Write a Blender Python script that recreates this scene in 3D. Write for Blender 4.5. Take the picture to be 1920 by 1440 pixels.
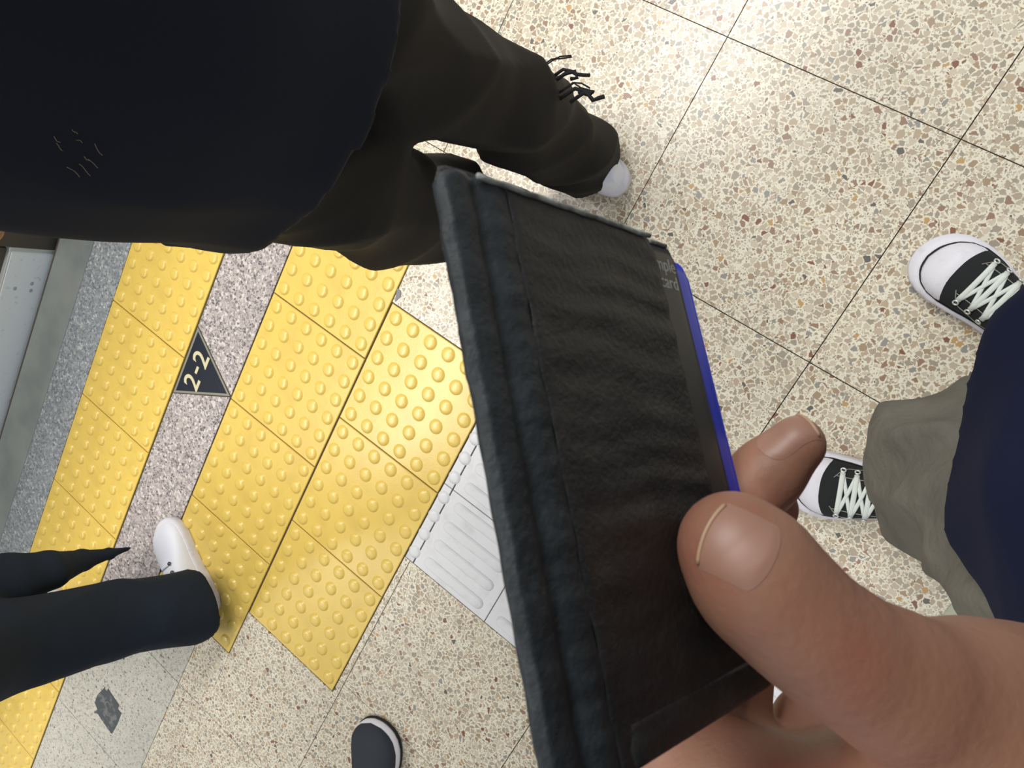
import bpy, bmesh, math, random
import numpy as np
from mathutils import Vector, Matrix
random.seed(7); rng = np.random.default_rng(7)
S = bpy.context.scene
for o in list(bpy.data.objects): bpy.data.objects.remove(o)

# ------------------------------------------------------------------ camera, world, lights, exposure
F_PX = 1355.55
CAM = np.array([1.5726864, 0.8766355, 1.3178487])
RW = np.array([[0.7838284, 0.4540105, -0.4236597], [0.5355383, -0.8395843, 0.0910874], [-0.3143434, -0.2982829, -0.9012300]])
cam_d = bpy.data.cameras.new('camera'); cam = bpy.data.objects.new('camera', cam_d); S.collection.objects.link(cam)
cam_d.sensor_width = 36; cam_d.lens = 36*F_PX/1920; cam_d.clip_start = 0.01; cam_d.clip_end = 60
M4 = Matrix(((RW[0, 0], -RW[1, 0], -RW[2, 0], CAM[0]), (RW[0, 1], -RW[1, 1], -RW[2, 1], CAM[1]), (RW[0, 2], -RW[1, 2], -RW[2, 2], CAM[2]), (0, 0, 0, 1)))
cam.matrix_world = M4; S.camera = cam
cam_d.dof.use_dof = True; cam_d.dof.focus_distance = 0.55; cam_d.dof.aperture_fstop = cam_d.lens/0.5
wd = bpy.data.worlds.new('station_daylight'); S.world = wd; wd.use_nodes = True
wn = wd.node_tree.nodes; wl = wd.node_tree.links
bg = wn['Background']; bg.inputs['Color'].default_value = (0.93, 0.97, 1.0, 1); bg.inputs['Strength'].default_value = 0.50
def strip(name, loc, sx, sy, power, col=(1, .97, .92)):
    l = bpy.data.lights.new(name, 'AREA'); l.shape = 'RECTANGLE'; l.size = sx; l.size_y = sy; l.energy = power; l.color = col
    o = bpy.data.objects.new(name, l); o.location = loc; S.collection.objects.link(o); return o
strip('ceiling_lamp', (0.15, 2.3, 3.1), 0.35, 2.0, 85)
strip('ceiling_lamp', (-0.45, -0.8, 3.1), 0.22, 3.4, 95)
strip('ceiling_lamp', (2.6, 0.2, 3.1), 0.3, 6.0, 14, (1, .93, .84))
S.view_settings.view_transform = 'Standard'; S.view_settings.look = 'None'; S.view_settings.gamma = 1
S.view_settings.use_curve_mapping = False; S.view_settings.exposure = 0.0

# ------------------------------------------------------------------ helpers
def P(x, y, z=0.0):                       # point of the place at height z seen at photo pixel x, y
    d = RW.T @ np.array([(x-960)/F_PX, (y-720)/F_PX, 1.0]); return CAM + d*((z-CAM[2])/d[2])
def D(x, y, d):                           # point at distance d along the viewing axis
    return CAM + RW.T @ (np.array([(x-960)/F_PX, (y-720)/F_PX, 1.0])*d)
def srgb(r, g, b):
    f = lambda c: (c/255/12.92) if c/255 <= .04045 else ((c/255+.055)/1.055)**2.4
    return (f(r), f(g), f(b), 1)
def mesh(name, v, f, smooth=False):
    me = bpy.data.meshes.new(name); me.from_pydata([tuple(map(float, p)) for p in v], [], [tuple(map(int, q)) for q in f]); me.update()
    if smooth: me.polygons.foreach_set('use_smooth', [True]*len(me.polygons))
    return me
def link(name, me, mat=None, parent=None, label=None, cat=None, group=None, kind=None, loc=None):
    o = bpy.data.objects.new(name, me); S.collection.objects.link(o)
    if me is not None and mat is not None and not len(me.materials): me.materials.append(mat)
    if parent is not None: o.parent = parent
    if loc is not None: o.location = loc
    if label: o['label'] = label
    if cat: o['category'] = cat
    if group: o['group'] = group
    if kind: o['kind'] = kind
    return o
def clean(me, merge=None):
    bm = bmesh.new(); bm.from_mesh(me)
    if merge: bmesh.ops.remove_doubles(bm, verts=bm.verts, dist=merge)
    bmesh.ops.recalc_face_normals(bm, faces=bm.faces); bm.to_mesh(me); bm.free(); return me
def prism(name, poly, z0, z1, bevel=0.0):
    bm = bmesh.new(); vs = [bm.verts.new((p[0], p[1], z0)) for p in poly]; f = bm.faces.new(vs)
    if f.normal.z < 0: f.normal_flip()
    r = bmesh.ops.extrude_face_region(bm, geom=[f]); tv = [e for e in r['geom'] if isinstance(e, bmesh.types.BMVert)]
    for v in tv: v.co.z = z1
    bmesh.ops.recalc_face_normals(bm, faces=bm.faces)
    if bevel:
        es = [e for e in bm.edges if all(abs(v.co.z-z1) < 1e-6 for v in e.verts)]
        bmesh.ops.bevel(bm, geom=es, offset=bevel, segments=1, affect='EDGES')
    me = bpy.data.meshes.new(name); bm.to_mesh(me); bm.free(); return me
def rect(x0, y0, x1, y1): return [(x0, y0), (x1, y0), (x1, y1), (x0, y1)]
def tube(pts, rad, n=8, flat=1.0, up=(0, 0, 1), cap=True):
    pts = [np.array(p, float) for p in pts]; up = np.array(up, float); v = []; f = []; m = len(pts)
    rs = rad if hasattr(rad, '__len__') else [rad]*m
    for i, p in enumerate(pts):
        t = pts[min(i+1, m-1)]-pts[max(i-1, 0)]; t /= np.linalg.norm(t)+1e-9
        a = np.cross(up, t); 
        if np.linalg.norm(a) < 1e-4: a = np.cross((1, 0, 0.3), t)
        a /= np.linalg.norm(a); b = np.cross(t, a)
        for k in range(n):
            th = 2*math.pi*k/n; v.append(p+rs[i]*(math.cos(th)*a+math.sin(th)*flat*b))
    for i in range(m-1):
        for k in range(n): f.append((i*n+k, i*n+(k+1) % n, (i+1)*n+(k+1) % n, (i+1)*n+k))
    if cap: f.append(tuple(range(n))[::-1]); f.append(tuple((m-1)*n+k for k in range(n)))
    return v, f
def join(parts):
    V = []; Fc = []
    for v, f in parts:
        o = len(V); V += list(v); Fc += [tuple(i+o for i in q) for q in f]
    return V, Fc
def text_mesh(name, body, size, depth, bold=0.0):
    c = bpy.data.curves.new(name, 'FONT'); c.body = body; c.size = size; c.extrude = depth; c.offset = bold
    c.align_x = 'CENTER'; c.align_y = 'CENTER'
    o = bpy.data.objects.new(name, c); S.collection.objects.link(o)
    me = bpy.data.meshes.new_from_object(o.evaluated_get(bpy.context.evaluated_depsgraph_get()))
    bpy.data.objects.remove(o); return me

# --- implicit surfaces: rounded cones blended together, meshed by surface nets
def seg(a, b, ra, rb, axis=None, sc=1.0, k=None): return dict(a=np.array(a, float), b=np.array(b, float), ra=ra, rb=rb, ax=axis, sc=sc, k=k)
def seg_d(s, X):
    a, b = s['a'], s['b']; ab = b-a; L = ab@ab
    t = np.clip(((X-a)@ab)/L, 0, 1) if L > 1e-12 else np.zeros(X.shape[:-1])
    v = X-(a+t[..., None]*ab)
    if s['ax'] is not None:
        e = np.array(s['ax'], float); e /= np.linalg.norm(e); c = v@e; v = v+(c*(s['sc']-1))[..., None]*e
    return np.sqrt((v*v).sum(-1))-(s['ra']+t*(s['rb']-s['ra']))
def smin(a, b, k):
    h = np.maximum(k-np.abs(a-b), 0)/k; return np.minimum(a, b)-h*h*k*.25
def field(segs, k, X):
    d = np.full(X.shape[:-1], 9.0)
    for s in segs: d = smin(d, seg_d(s, X), s['k'] or k)
    return d
def blob(name, segs, res, k=.02, disp=None, zcut=None, keep=None):
    pad = res*3+k*.5+(0.012 if disp else 0)
    lo = np.min([np.minimum(s['a'], s['b'])-max(s['ra'], s['rb'])/min(1, s['sc']) for s in segs], 0)-pad
    hi = np.max([np.maximum(s['a'], s['b'])+max(s['ra'], s['rb'])/min(1, s['sc']) for s in segs], 0)+pad
    n = np.ceil((hi-lo)/res).astype(int)+1; ax = [lo[i]+res*np.arange(n[i]) for i in range(3)]
    G = np.full(tuple(n), 9.0, dtype=np.float64)
    for s in segs:
        kk = s['k'] or k; rr = max(s['ra'], s['rb'])/min(1, s['sc'])+kk+res*3+(.012 if disp else 0)
        l = np.minimum(s['a'], s['b'])-rr; h = np.maximum(s['a'], s['b'])+rr
        i0 = np.clip(((l-lo)/res).astype(int), 0, n-1); i1 = np.clip(((h-lo)/res).astype(int)+2, 1, n)
        X = np.stack(np.meshgrid(*[ax[i][i0[i]:i1[i]] for i in range(3)], indexing='ij'), -1)
        sl = tuple(slice(i0[i], i1[i]) for i in range(3)); G[sl] = smin(G[sl], seg_d(s, X), kk)
    if disp or keep:
        X = np.stack(np.meshgrid(*ax, indexing='ij'), -1)
        if disp: G = G+disp(X)
        if keep: G = np.maximum(G, keep(X))
    G[0] = G[-1] = 9; G[:, 0] = G[:, -1] = 9; G[:, :, 0] = G[:, :, -1] = 9
    ins = G < 0
    c = [ins[i:ins.shape[0]-1+i, j:ins.shape[1]-1+j, l:ins.shape[2]-1+l] for i in (0, 1) for j in (0, 1) for l in (0, 1)]
    cnt = sum(x.astype(np.int8) for x in c); act = (cnt > 0) & (cnt < 8)
    idx = -np.ones(act.shape, int); cells = np.argwhere(act); idx[act] = np.arange(len(cells))
    acc = np.zeros((len(cells), 3)); w = np.zeros(len(cells))
    cor = [(i, j, l) for i in (0, 1) for j in (0, 1) for l in (0, 1)]
    for p in cor:
        for a in range(3):
            if p[a]: continue
            q = list(p); q[a] = 1
            g0 = G[tuple((cells+p).T)]; g1 = G[tuple((cells+q).T)]; m = (g0 < 0) != (g1 < 0)
            t = np.where(m, g0/np.where(m, g0-g1, 1), 0); pt = np.tile(np.array(p, float), (len(cells), 1)); pt[:, a] = t
            acc[m] += pt[m]; w[m] += 1
    V = lo+res*(cells+acc/w[:, None]); Q = []
    for a in range(3):
        b, c2 = (a+1) % 3, (a+2) % 3
        s0 = [slice(None)]*3; s1 = [slice(None)]*3; s0[a] = slice(0, -1); s1[a] = slice(1, None)
        e = ins[tuple(s0)] != ins[tuple(s1)]; E_ = np.argwhere(e)
        E_ = E_[(E_[:, b] > 0) & (E_[:, c2] > 0) & (E_[:, b] < n[b]-1) & (E_[:, c2] < n[c2]-1)]
        def cell(db, dc):
            q = E_.copy(); q[:, b] -= db; q[:, c2] -= dc; return idx[tuple(q.T)]
        q = np.stack([cell(1, 1), cell(0, 1), cell(0, 0), cell(1, 0)], 1); up = ins[tuple(E_.T)]
        q[~up] = q[~up][:, ::-1]; Q.append(q)
    Q = np.concatenate(Q)
    me = bpy.data.meshes.new(name); me.vertices.add(len(V)); me.vertices.foreach_set('co', V.ravel())
    me.loops.add(len(Q)*4); me.loops.foreach_set('vertex_index', Q.ravel())
    me.polygons.add(len(Q)); me.polygons.foreach_set('loop_start', np.arange(len(Q))*4)
    me.update(calc_edges=True); me.validate(); me.polygons.foreach_set('use_smooth', [True]*len(me.polygons)); me.update()
    return me
def folds(amp, freq, seed, zs=.35, warp=.03):
    r = np.random.default_rng(seed); ks = r.normal(size=(5, 3)); ks /= np.linalg.norm(ks, axis=1)[:, None]; ks[:, 2] *= zs
    ph = r.uniform(0, 6.28, 5); fs = freq*r.uniform(.6, 1.5, 5)
    def fn(X):
        W = X+warp*np.sin(X[..., [1, 2, 0]]*9+ph[0])
        d = 0
        for i in range(5): d = d+np.abs(np.sin((W@ks[i])*fs[i]+ph[i]))**1.0-.64
        return d*amp/2.2
    return fn

# ------------------------------------------------------------------ materials
def mat(name, col=(.5, .5, .5, 1), rough=.6, metal=0.0, bump=None, spec=None, var=None, sheen=None, sss=None, coat=None):
    m = bpy.data.materials.new(name); m.use_nodes = True; nt = m.node_tree; b = nt.nodes['Principled BSDF']
    b.inputs['Base Color'].default_value = col; b.inputs['Roughness'].default_value = rough; b.inputs['Metallic'].default_value = metal
    if spec is not None: b.inputs['Specular IOR Level'].default_value = spec
    if sheen: b.inputs['Sheen Weight'].default_value = sheen; b.inputs['Sheen Roughness'].default_value = .5
    if coat: b.inputs['Coat Weight'].default_value = coat; b.inputs['Coat Roughness'].default_value = .22
    if sss:
        b.inputs['Subsurface Weight'].default_value = sss; b.inputs['Subsurface Radius'].default_value = (1, .35, .2); b.inputs['Subsurface Scale'].default_value = .004
    tc = nt.nodes.new('ShaderNodeTexCoord')
    if var:                              # (scale, other colour, low, high)
        nz = nt.nodes.new('ShaderNodeTexNoise'); nz.inputs['Scale'].default_value = var[0]; nz.inputs['Detail'].default_value = 5
        nt.links.new(tc.outputs['Object'], nz.inputs['Vector'])
        mr = nt.nodes.new('ShaderNodeMapRange'); mr.inputs[1].default_value = var[2]; mr.inputs[2].default_value = var[3]
        nt.links.new(nz.outputs['Fac'], mr.inputs[0])
        mx = nt.nodes.new('ShaderNodeMix'); mx.data_type = 'RGBA'; mx.inputs[6].default_value = col; mx.inputs[7].default_value = var[1]
        nt.links.new(mr.outputs[0], mx.inputs[0]); nt.links.new(mx.outputs[2], b.inputs['Base Color'])
    if bump:                             # (scale, strength, distance)
        nz = nt.nodes.new('ShaderNodeTexNoise'); nz.inputs['Scale'].default_value = bump[0]; nz.inputs['Detail'].default_value = 4
        nt.links.new(tc.outputs['Object'], nz.inputs['Vector'])
        bp = nt.nodes.new('ShaderNodeBump'); bp.inputs['Strength'].default_value = bump[1]; bp.inputs['Distance'].default_value = bump[2]
        nt.links.new(nz.outputs['Fac'], bp.inputs['Height']); nt.links.new(bp.outputs[0], b.inputs['Normal'])
    return m
def chips(name, matrix, ramp, scale, thr, scale2, thr2, rough, spec=.5, warm=0):
    """stone chips in a cement matrix: two sizes of Voronoi cells, each chip its own colour"""
    m = bpy.data.materials.new(name); m.use_nodes = True; nt = m.node_tree; N = nt.nodes.new; L = nt.links.new; b = nt.nodes['Principled BSDF']
    geo = N('ShaderNodeNewGeometry'); oi = N('ShaderNodeObjectInfo')
    ml = N('ShaderNodeMath'); ml.operation = 'MULTIPLY'; ml.inputs[1].default_value = 37.0; L(oi.outputs['Random'], ml.inputs[0])
    ad = N('ShaderNodeVectorMath'); ad.operation = 'ADD'; L(geo.outputs['Position'], ad.inputs[0]); L(ml.outputs[0], ad.inputs[1])
    nz = N('ShaderNodeTexNoise'); nz.inputs['Scale'].default_value = scale*1.3; L(ad.outputs[0], nz.inputs['Vector'])
    sb = N('ShaderNodeVectorMath'); sb.operation = 'SUBTRACT'; sb.inputs[1].default_value = (.5, .5, .5); L(nz.outputs['Color'], sb.inputs[0])
    sc = N('ShaderNodeVectorMath'); sc.operation = 'SCALE'; sc.inputs['Scale'].default_value = .55/scale; L(sb.outputs[0], sc.inputs[0])
    co = N('ShaderNodeVectorMath'); co.operation = 'ADD'; L(ad.outputs[0], co.inputs[0]); L(sc.outputs[0], co.inputs[1])
    prev = None
    for s_, t_ in ((scale2, thr2), (scale, thr)):
        ve = N('ShaderNodeTexVoronoi'); ve.feature = 'DISTANCE_TO_EDGE'; ve.inputs['Scale'].default_value = s_; L(co.outputs[0], ve.inputs['Vector'])
        vc = N('ShaderNodeTexVoronoi'); vc.feature = 'F1'; vc.inputs['Scale'].default_value = s_; L(co.outputs[0], vc.inputs['Vector'])
        sp = N('ShaderNodeSeparateColor'); L(vc.outputs['Color'], sp.inputs[0])
        th = N('ShaderNodeMath'); th.operation = 'MULTIPLY_ADD'; th.inputs[1].default_value = t_[1]; th.inputs[2].default_value = t_[0]; L(sp.outputs[1], th.inputs[0])
        df = N('ShaderNodeMath'); df.operation = 'SUBTRACT'; L(ve.outputs['Distance'], df.inputs[0]); L(th.outputs[0], df.inputs[1])
        mk = N('ShaderNodeMath'); mk.operation = 'MULTIPLY'; mk.inputs[1].default_value = 15.0; mk.use_clamp = True; L(df.outputs[0], mk.inputs[0])
        cr = N('ShaderNodeValToRGB'); cr.color_ramp.interpolation = 'CONSTANT'; el = cr.color_ramp.elements
        el[0].position = 0; el[0].color = ramp[0][1]; el[1].position = ramp[1][0]; el[1].color = ramp[1][1]
        for p_, c_ in ramp[2:]: e = el.new(p_); e.color = c_
        L(sp.outputs[0], cr.inputs[0])
        mx = N('ShaderNodeMix'); mx.data_type = 'RGBA'; L(mk.outputs[0], mx.inputs[0])
        if prev is None: mx.inputs[6].default_value = matrix
        else: L(prev, mx.inputs[6])
        L(cr.outputs[0], mx.inputs[7]); prev = mx.outputs[2]
    big = N('ShaderNodeTexNoise'); big.inputs['Scale'].default_value = 3.0; big.inputs['Detail'].default_value = 3; L(geo.outputs['Position'], big.inputs['Vector'])
    hs = N('ShaderNodeHueSaturation'); mr = N('ShaderNodeMapRange'); mr.inputs[1].default_value = .3; mr.inputs[2].default_value = .7
    mr.inputs[3].default_value = .93; mr.inputs[4].default_value = 1.05; L(big.outputs[0], mr.inputs[0]); L(mr.outputs[0], hs.inputs['Value']); L(prev, hs.inputs['Color'])
    L(hs.outputs[0], b.inputs['Base Color']); b.inputs['Roughness'].default_value = rough; b.inputs['Specular IOR Level'].default_value = spec
    return m
TER = [(0, srgb(194, 180, 158)), (.2, srgb(178, 164, 144)), (.4, srgb(206, 194, 172)), (.56, srgb(164, 154, 138)), (.68, srgb(186, 168, 144)),
       (.78, srgb(168, 146, 120)), (.88, srgb(154, 126, 106)), (.93, srgb(150, 148, 142)), (.965, srgb(136, 94, 76)), (.982, srgb(192, 156, 104)), (.99, srgb(104, 100, 96))]
m_terr = chips('terrazzo', srgb(232, 226, 206), TER, 98, (.03, .14), 215, (.05, .22), .30)
GTER = [(0, srgb(176, 172, 160)), (.3, srgb(190, 186, 174)), (.55, srgb(160, 157, 148)), (.75, srgb(200, 194, 180)), (.9, srgb(146, 138, 128)), (.96, srgb(120, 110, 104))]
m_terr_grey = chips('grey_terrazzo', srgb(202, 200, 188), GTER, 130, (.03, .12), 260, (.05, .25), .35)
GRA = [(0, srgb(180, 170, 164)), (.22, srgb(144, 136, 134)), (.42, srgb(210, 202, 198)), (.58, srgb(120, 113, 113)), (.74, srgb(166, 154, 152)), (.92, srgb(98, 93, 96))]
m_gran = chips('pink_grey_granite', srgb(198, 190, 186), GRA, 145, (.0, .10), 240, (.02, .1), .4)
GR2 = [(0, srgb(150, 154, 156)), (.3, srgb(130, 137, 142)), (.55, srgb(176, 178, 178)), (.75, srgb(116, 122, 128)), (.92, srgb(200, 200, 198))]
m_gran2 = chips('blue_grey_granite', srgb(158, 164, 168), GR2, 150, (.0, .1), 300, (.02, .1), .35)
m_yel = mat('yellow_tactile_resin', srgb(229, 198, 100), .30, bump=(260, .25, .0012), var=(14, srgb(219, 187, 94), .45, .7), spec=.5, coat=.22)
m_white = mat('white_tactile_resin', srgb(226, 226, 228), .38, bump=(200, .2, .001), var=(20, srgb(206, 206, 208), .5, .75))
m_mortar = mat('dark_mortar', srgb(84, 76, 66), .9, bump=(300, .5, .002))
m_frame = mat('marker_grey_rim', srgb(140, 138, 124), .45, metal=.3)
m_mark = mat('marker_black', srgb(26, 32, 44), .35, bump=(120, .2, .001))
m_digit = mat('marker_cream', srgb(206, 198, 160), .5)
m_steel = mat('grey_painted_steel', srgb(146, 150, 144), .5, bump=(160, .2, .001), var=(7, srgb(122, 128, 128), .4, .7))
m_silver = mat('brushed_silver_panel', srgb(232, 242, 250), .4, metal=.0, var=(60, srgb(210, 222, 230), .62, .7))
m_dark = mat('dark_door_metal', srgb(78, 74, 70), .5, metal=.2, bump=(30, .1, .002))
m_black = mat('black_rubber', srgb(14, 14, 15), .7)
m_glass = mat('door_glass', (.8, .9, .9, 1), .05); m_glass.node_tree.nodes['Principled BSDF'].inputs['Transmission Weight'].default_value = .95
m_sticker = mat('worn_dark_vinyl', srgb(72, 76, 80), .6, var=(40, srgb(110, 112, 110), .5, .62))
m_skin = mat('skin', srgb(142, 103, 84), .52, bump=(420, .35, .0006), var=(45, srgb(144, 94, 78), .46, .75), sss=.25, spec=.4)
m_nail = mat('fingernail', srgb(150, 112, 96), .45); m_nailtip = mat('nail_white_edge', srgb(176, 144, 116), .5)
m_leather = None

exec_hair = mat('black_hair', srgb(24, 20, 18), .4)
m_navy_coat = mat('navy_black_jersey', srgb(17, 23, 35), .8, bump=(900, .3, .0006), spec=.2)
m_blk_trouser = mat('black_brown_twill', srgb(32, 29, 26), .75, bump=(1200, .3, .0005), spec=.25)
m_walk = mat('dark_blue_black_cloth', srgb(34, 42, 54), .85, bump=(900, .3, .0006), spec=.15)
m_navy = mat('navy_sweatshirt', srgb(21, 26, 50), .92, bump=(800, .4, .0008), spec=.12)
m_grey = mat('grey_corduroy', srgb(110, 107, 98), .9, bump=(42, .55, .010), spec=.2, var=(14, srgb(92, 90, 84), .4, .7))
m_shoe_w = mat('white_leather', srgb(236, 238, 248), .5, bump=(90, .15, .001)); m_rub_w = mat('white_rubber', srgb(226, 224, 232), .5, bump=(300, .2, .0008), var=(70, srgb(212, 209, 214), .55, .75))
m_canvas = mat('black_canvas', srgb(27, 30, 32), .9, bump=(1500, .5, .0006)); m_lace = mat('white_lace', srgb(222, 228, 222), .85, bump=(1800, .5, .0006))
m_eye = mat('eyelet_metal', srgb(220, 222, 220), .35, metal=.6); m_stitch = mat('pale_stitching', srgb(150, 150, 140), .9)
m_blk_mesh = mat('black_knit', srgb(42, 47, 56), .8, bump=(700, .4, .0008)); m_cord = mat('black_cord', srgb(16, 16, 20), .8)

# ------------------------------------------------------------------ floor
floor = link('floor', prism('floor', rect(-.275, -3.2, 3.6, 3.2), -.12, -.004), m_mortar, kind='structure')
G1 = .0016; XA, XB, XC = 0.0, .4807, .7830
HOLES = []                                       # areas taken by tactile paving and granite
def tile(poly, m, name='tile', z=0.0, label=None, bevel=.0006):
    return link(name, prism(name, poly, -.006, z, bevel), m, floor, label=label)
def cell_tile(x0, y0, x1, y1, m, g=.0009):
    """one slab, cut where the tactile paving or granite runs into it"""
    x0 += g; y0 += g; x1 -= g; y1 -= g
    hs = [(a-.0016, b-.0016, c+.0016, d+.0016) for a, b, c, d in HOLES if a < x1 and c > x0 and b < y1 and d > y0]
    xs = sorted({x0, x1} | {v for h in hs for v in (h[0], h[2]) if x0 < v < x1}); ys = sorted({y0, y1} | {v for h in hs for v in (h[1], h[3]) if y0 < v < y1})
    bm = bmesh.new(); vt = {}; fs = []
    def V(i, j):
        if (i, j) not in vt: vt[i, j] = bm.verts.new((xs[i], ys[j], -.006))
        return vt[i, j]
    for i in range(len(xs)-1):
        for j in range(len(ys)-1):
            cx, cy = (xs[i]+xs[i+1])/2, (ys[j]+ys[j+1])/2
            if any(h[0] < cx < h[2] and h[1] < cy < h[3] for h in hs): continue
            if min(xs[i+1]-xs[i], ys[j+1]-ys[j]) < .004: continue
            fs.append(bm.faces.new((V(i, j), V(i+1, j), V(i+1, j+1), V(i, j+1))))
    if not fs: bm.free(); return
    r = bmesh.ops.extrude_face_region(bm, geom=fs)
    for v in [e for e in r['geom'] if isinstance(e, bmesh.types.BMVert)]: v.co.z = 0
    bmesh.ops.recalc_face_normals(bm, faces=bm.faces); me = bpy.data.meshes.new('tile'); bm.to_mesh(me); bm.free()
    link('tile', me, m, floor)
# studs and bars of the tactile tiles
def stud_mesh(r0=.0160, r1=.0105, h=.0052, n=18):
    prof = [(r0*1.06, 0), (r0*.97, h*.28), (r0*.86, h*.66), (r0*.74, h*.88), (r1*.92, h*.98), (r1*.45, h*1.03)]; v = []; f = []
    for r, z in prof: v += [(r*math.cos(2*math.pi*k/n), r*math.sin(2*math.pi*k/n), z) for k in range(n)]
    for i in range(len(prof)-1):
        for k in range(n): f.append((i*n+k, i*n+(k+1) % n, (i+1)*n+(k+1) % n, (i+1)*n+k))
    f.append(tuple((len(prof)-1)*n+k for k in range(n))); me = mesh('stud', v, f, True); return me
me_stud = stud_mesh(); me_stud.materials.append(m_yel)
me_studw = stud_mesh(.0145, .0105, .005); me_studw.materials.append(m_white)
def bar_mesh(L=.165, w=.0135, wt=.0095, h=.005, n=8):
    def outline(r, z):
        return [(L/2-w+r*math.sin(a), r*-math.cos(a), z) for a in np.linspace(0, math.pi, n)] + [(-L/2+w-r*math.sin(a), r*math.cos(a), z) for a in np.linspace(0, math.pi, n)]
    rows = [outline(w, 0), outline(w*.93, h*.5), outline(wt, h)]; v = sum(rows, []); m = 2*n; f = []
    for i in range(2):
        for k in range(m): f.append((i*m+k, i*m+(k+1) % m, (i+1)*m+(k+1) % m, (i+1)*m+k))
    f.append(tuple(2*m+k for k in range(m))); me = mesh('bar', v, f); me.materials.append(m_white); return me
me_bar = bar_mesh()
bmt = prism('tactile_tile', rect(G1, G1, .3-G1, .3-G1), -.006, .0012, .0012); bmt.materials.append(m_yel)
n_t = 0
def dot_tile(x0, y0, j=0.0):
    global n_t
    a = .0012*rng.normal(); t = link('tactile_tile', bmt, None, floor, loc=(x0, y0, .0006*rng.random())); n_t += 1
    for i in range(6):
        for k in range(6): link('stud', me_stud, None, t, loc=(.025+.05*i, .025+.05*k, .0011))
for k in range(-3, 6): dot_tile(XA, -.3*(k+1))
for k in range(-1, 3): dot_tile(XB, .2946-.3*(k+1))
for k in range(0, 3): dot_tile(XC, .44-.3*(k+1))
HOLES += [(XA, -1.8, XA+.3, 3), (XB, .2946-.9, XB+.3, .5946), (XC, -.46, XC+.3, .44)]
HOLES += [(.303, -.90, .4775, 3)]                # granite between the two yellow bands
HOLES += [(1.083, -.036, 2.9, .374)]             # white guide path
# granite band with the triangular marker let into it
T1, T2, T3 = P(375, 615)[:2], P(330, 741)[:2], P(429, 741)[:2]; T1[0] = .3035; T2[0] = .3035; T3[0] = .4775
for poly in ([(.3035, .62), (.4775, .62), (.4775, 3), (.3035, 3)], [(.3035, T1[1]+.002), (.4775, T3[1]+.003), (.4775, .617), (.3035, .617)],
             [(.3035, -.898), (.4775, -.898), (.4775, T3[1]-.003), (.3035, T2[1]-.002)]):
    link('granite_slab', prism('granite_slab', poly, -.006, 0, .0006), m_gran, floor)
mk = link('floor_marker', None, label='black triangular floor marker reading 2-2 with thin grey rim, set between the yellow bands', cat='floor sign')
ctr = (T1+T2+T3)/3; mk.location = (ctr[0], ctr[1], -.004)
def tri(s): return [(ctr+(p-ctr)*s-ctr) for p in (T1, T2, T3)]
o_, i_ = tri(.985), tri(.89)
V = []; Fq = []
for z in (0, .0043):
    V += [(p[0], p[1], z) for p in o_]+[(p[0], p[1], z) for p in i_]
for k in range(3):
    n = (k+1) % 3; Fq += [(6+k, 6+n, 9+n, 9+k), (k, n, 6+n, 6+k)[::1], (3+n, 3+k, 9+k, 9+n), (k, 3+k, 3+n, n)]
link('rim', clean(mesh('rim', V, Fq)), m_frame, mk)
plate = link('plate', prism('plate', [tuple(p) for p in i_], 0, .0036), m_mark, mk)
for (x, y) in ((361, 717), (378, 674)):
    q = P(x, y); t = link('digit', text_mesh('digit', '2', .075, .0004, .0008), m_digit, mk); t.location = (q[0]-ctr[0], q[1]-ctr[1], .0038); t.rotation_euler = (0, 0, math.pi/2)
q = P(369, 694); dash = link('dash', prism('dash', rect(-.004, -.010, .004, .010), 0, .0007), m_digit, mk); dash.location = (q[0]-ctr[0], q[1]-ctr[1], .0035)
# edge stone and steel strip along the platform edge
for a, b in ((-3, -1.6), (-1.6, .185), (.185, 1.9)): tile(rect(-.133, a+.001, -.0015, b-.001), m_gran2, 'edge_stone')
tile(rect(-.264, -3, -.1345, 3), m_steel, 'steel_strip', bevel=.001)
# terrazzo slabs
for xs, ys in (([.783, 1.157, 1.563, 1.970, 2.377, 2.784, 3.2], [-.036, .366, .771, 1.172, 1.575, 1.98, 2.4]), ([.4807, .744], [.6, .796, 1.082, 1.6, 2.0])):
    pass
cols = [.4807, .744, 1.157, 1.563, 1.970, 2.377, 2.784, 3.19]; rows = [-.036, .366, .771, 1.172, 1.575, 1.98, 2.4]
for i in range(len(cols)-1):
    for j in range(len(rows)-1): cell_tile(cols[i], rows[j], cols[i+1], rows[j+1], m_terr)
cols = [.303, .677, 1.100, 1.508, 1.915, 2.32, 2.73, 3.14]; rows = [-2.45, -2.04, -1.63, -1.22, -.81, -.42, -.036]
for i in range(len(cols)-1):
    for j in range(len(rows)-1):
        g = (i == 0 and j >= 1)
        cell_tile(cols[i], rows[j], cols[i+1], rows[j+1], m_terr_grey if g else m_terr)
# white guide path: narrow studded cuts, then 200 mm bar tiles two wide
for y0 in (-.036, .169):
    t = link('guide_tile', prism('guide_tile', rect(1.0855, y0+.001, 1.107, y0+.204), -.006, .0006, .0006), m_white, floor)
    for k in range(4): link('stud', me_studw, None, t, loc=(1.0995, y0+.026+.0505*k, .0004)); 
bt = prism('guide_tile', rect(.001, .001, .203, .204), -.006, .0006, .0008); bt.materials.append(m_white)
for i in range(8):
    for y0 in (-.036, .169):
        t = link('guide_tile', bt, None, floor, loc=(1.109+.204*i, y0, 0))
        for k in range(4): link('bar', me_bar, None, t, loc=(.102, .027+.0505*k, .0005))
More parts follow.
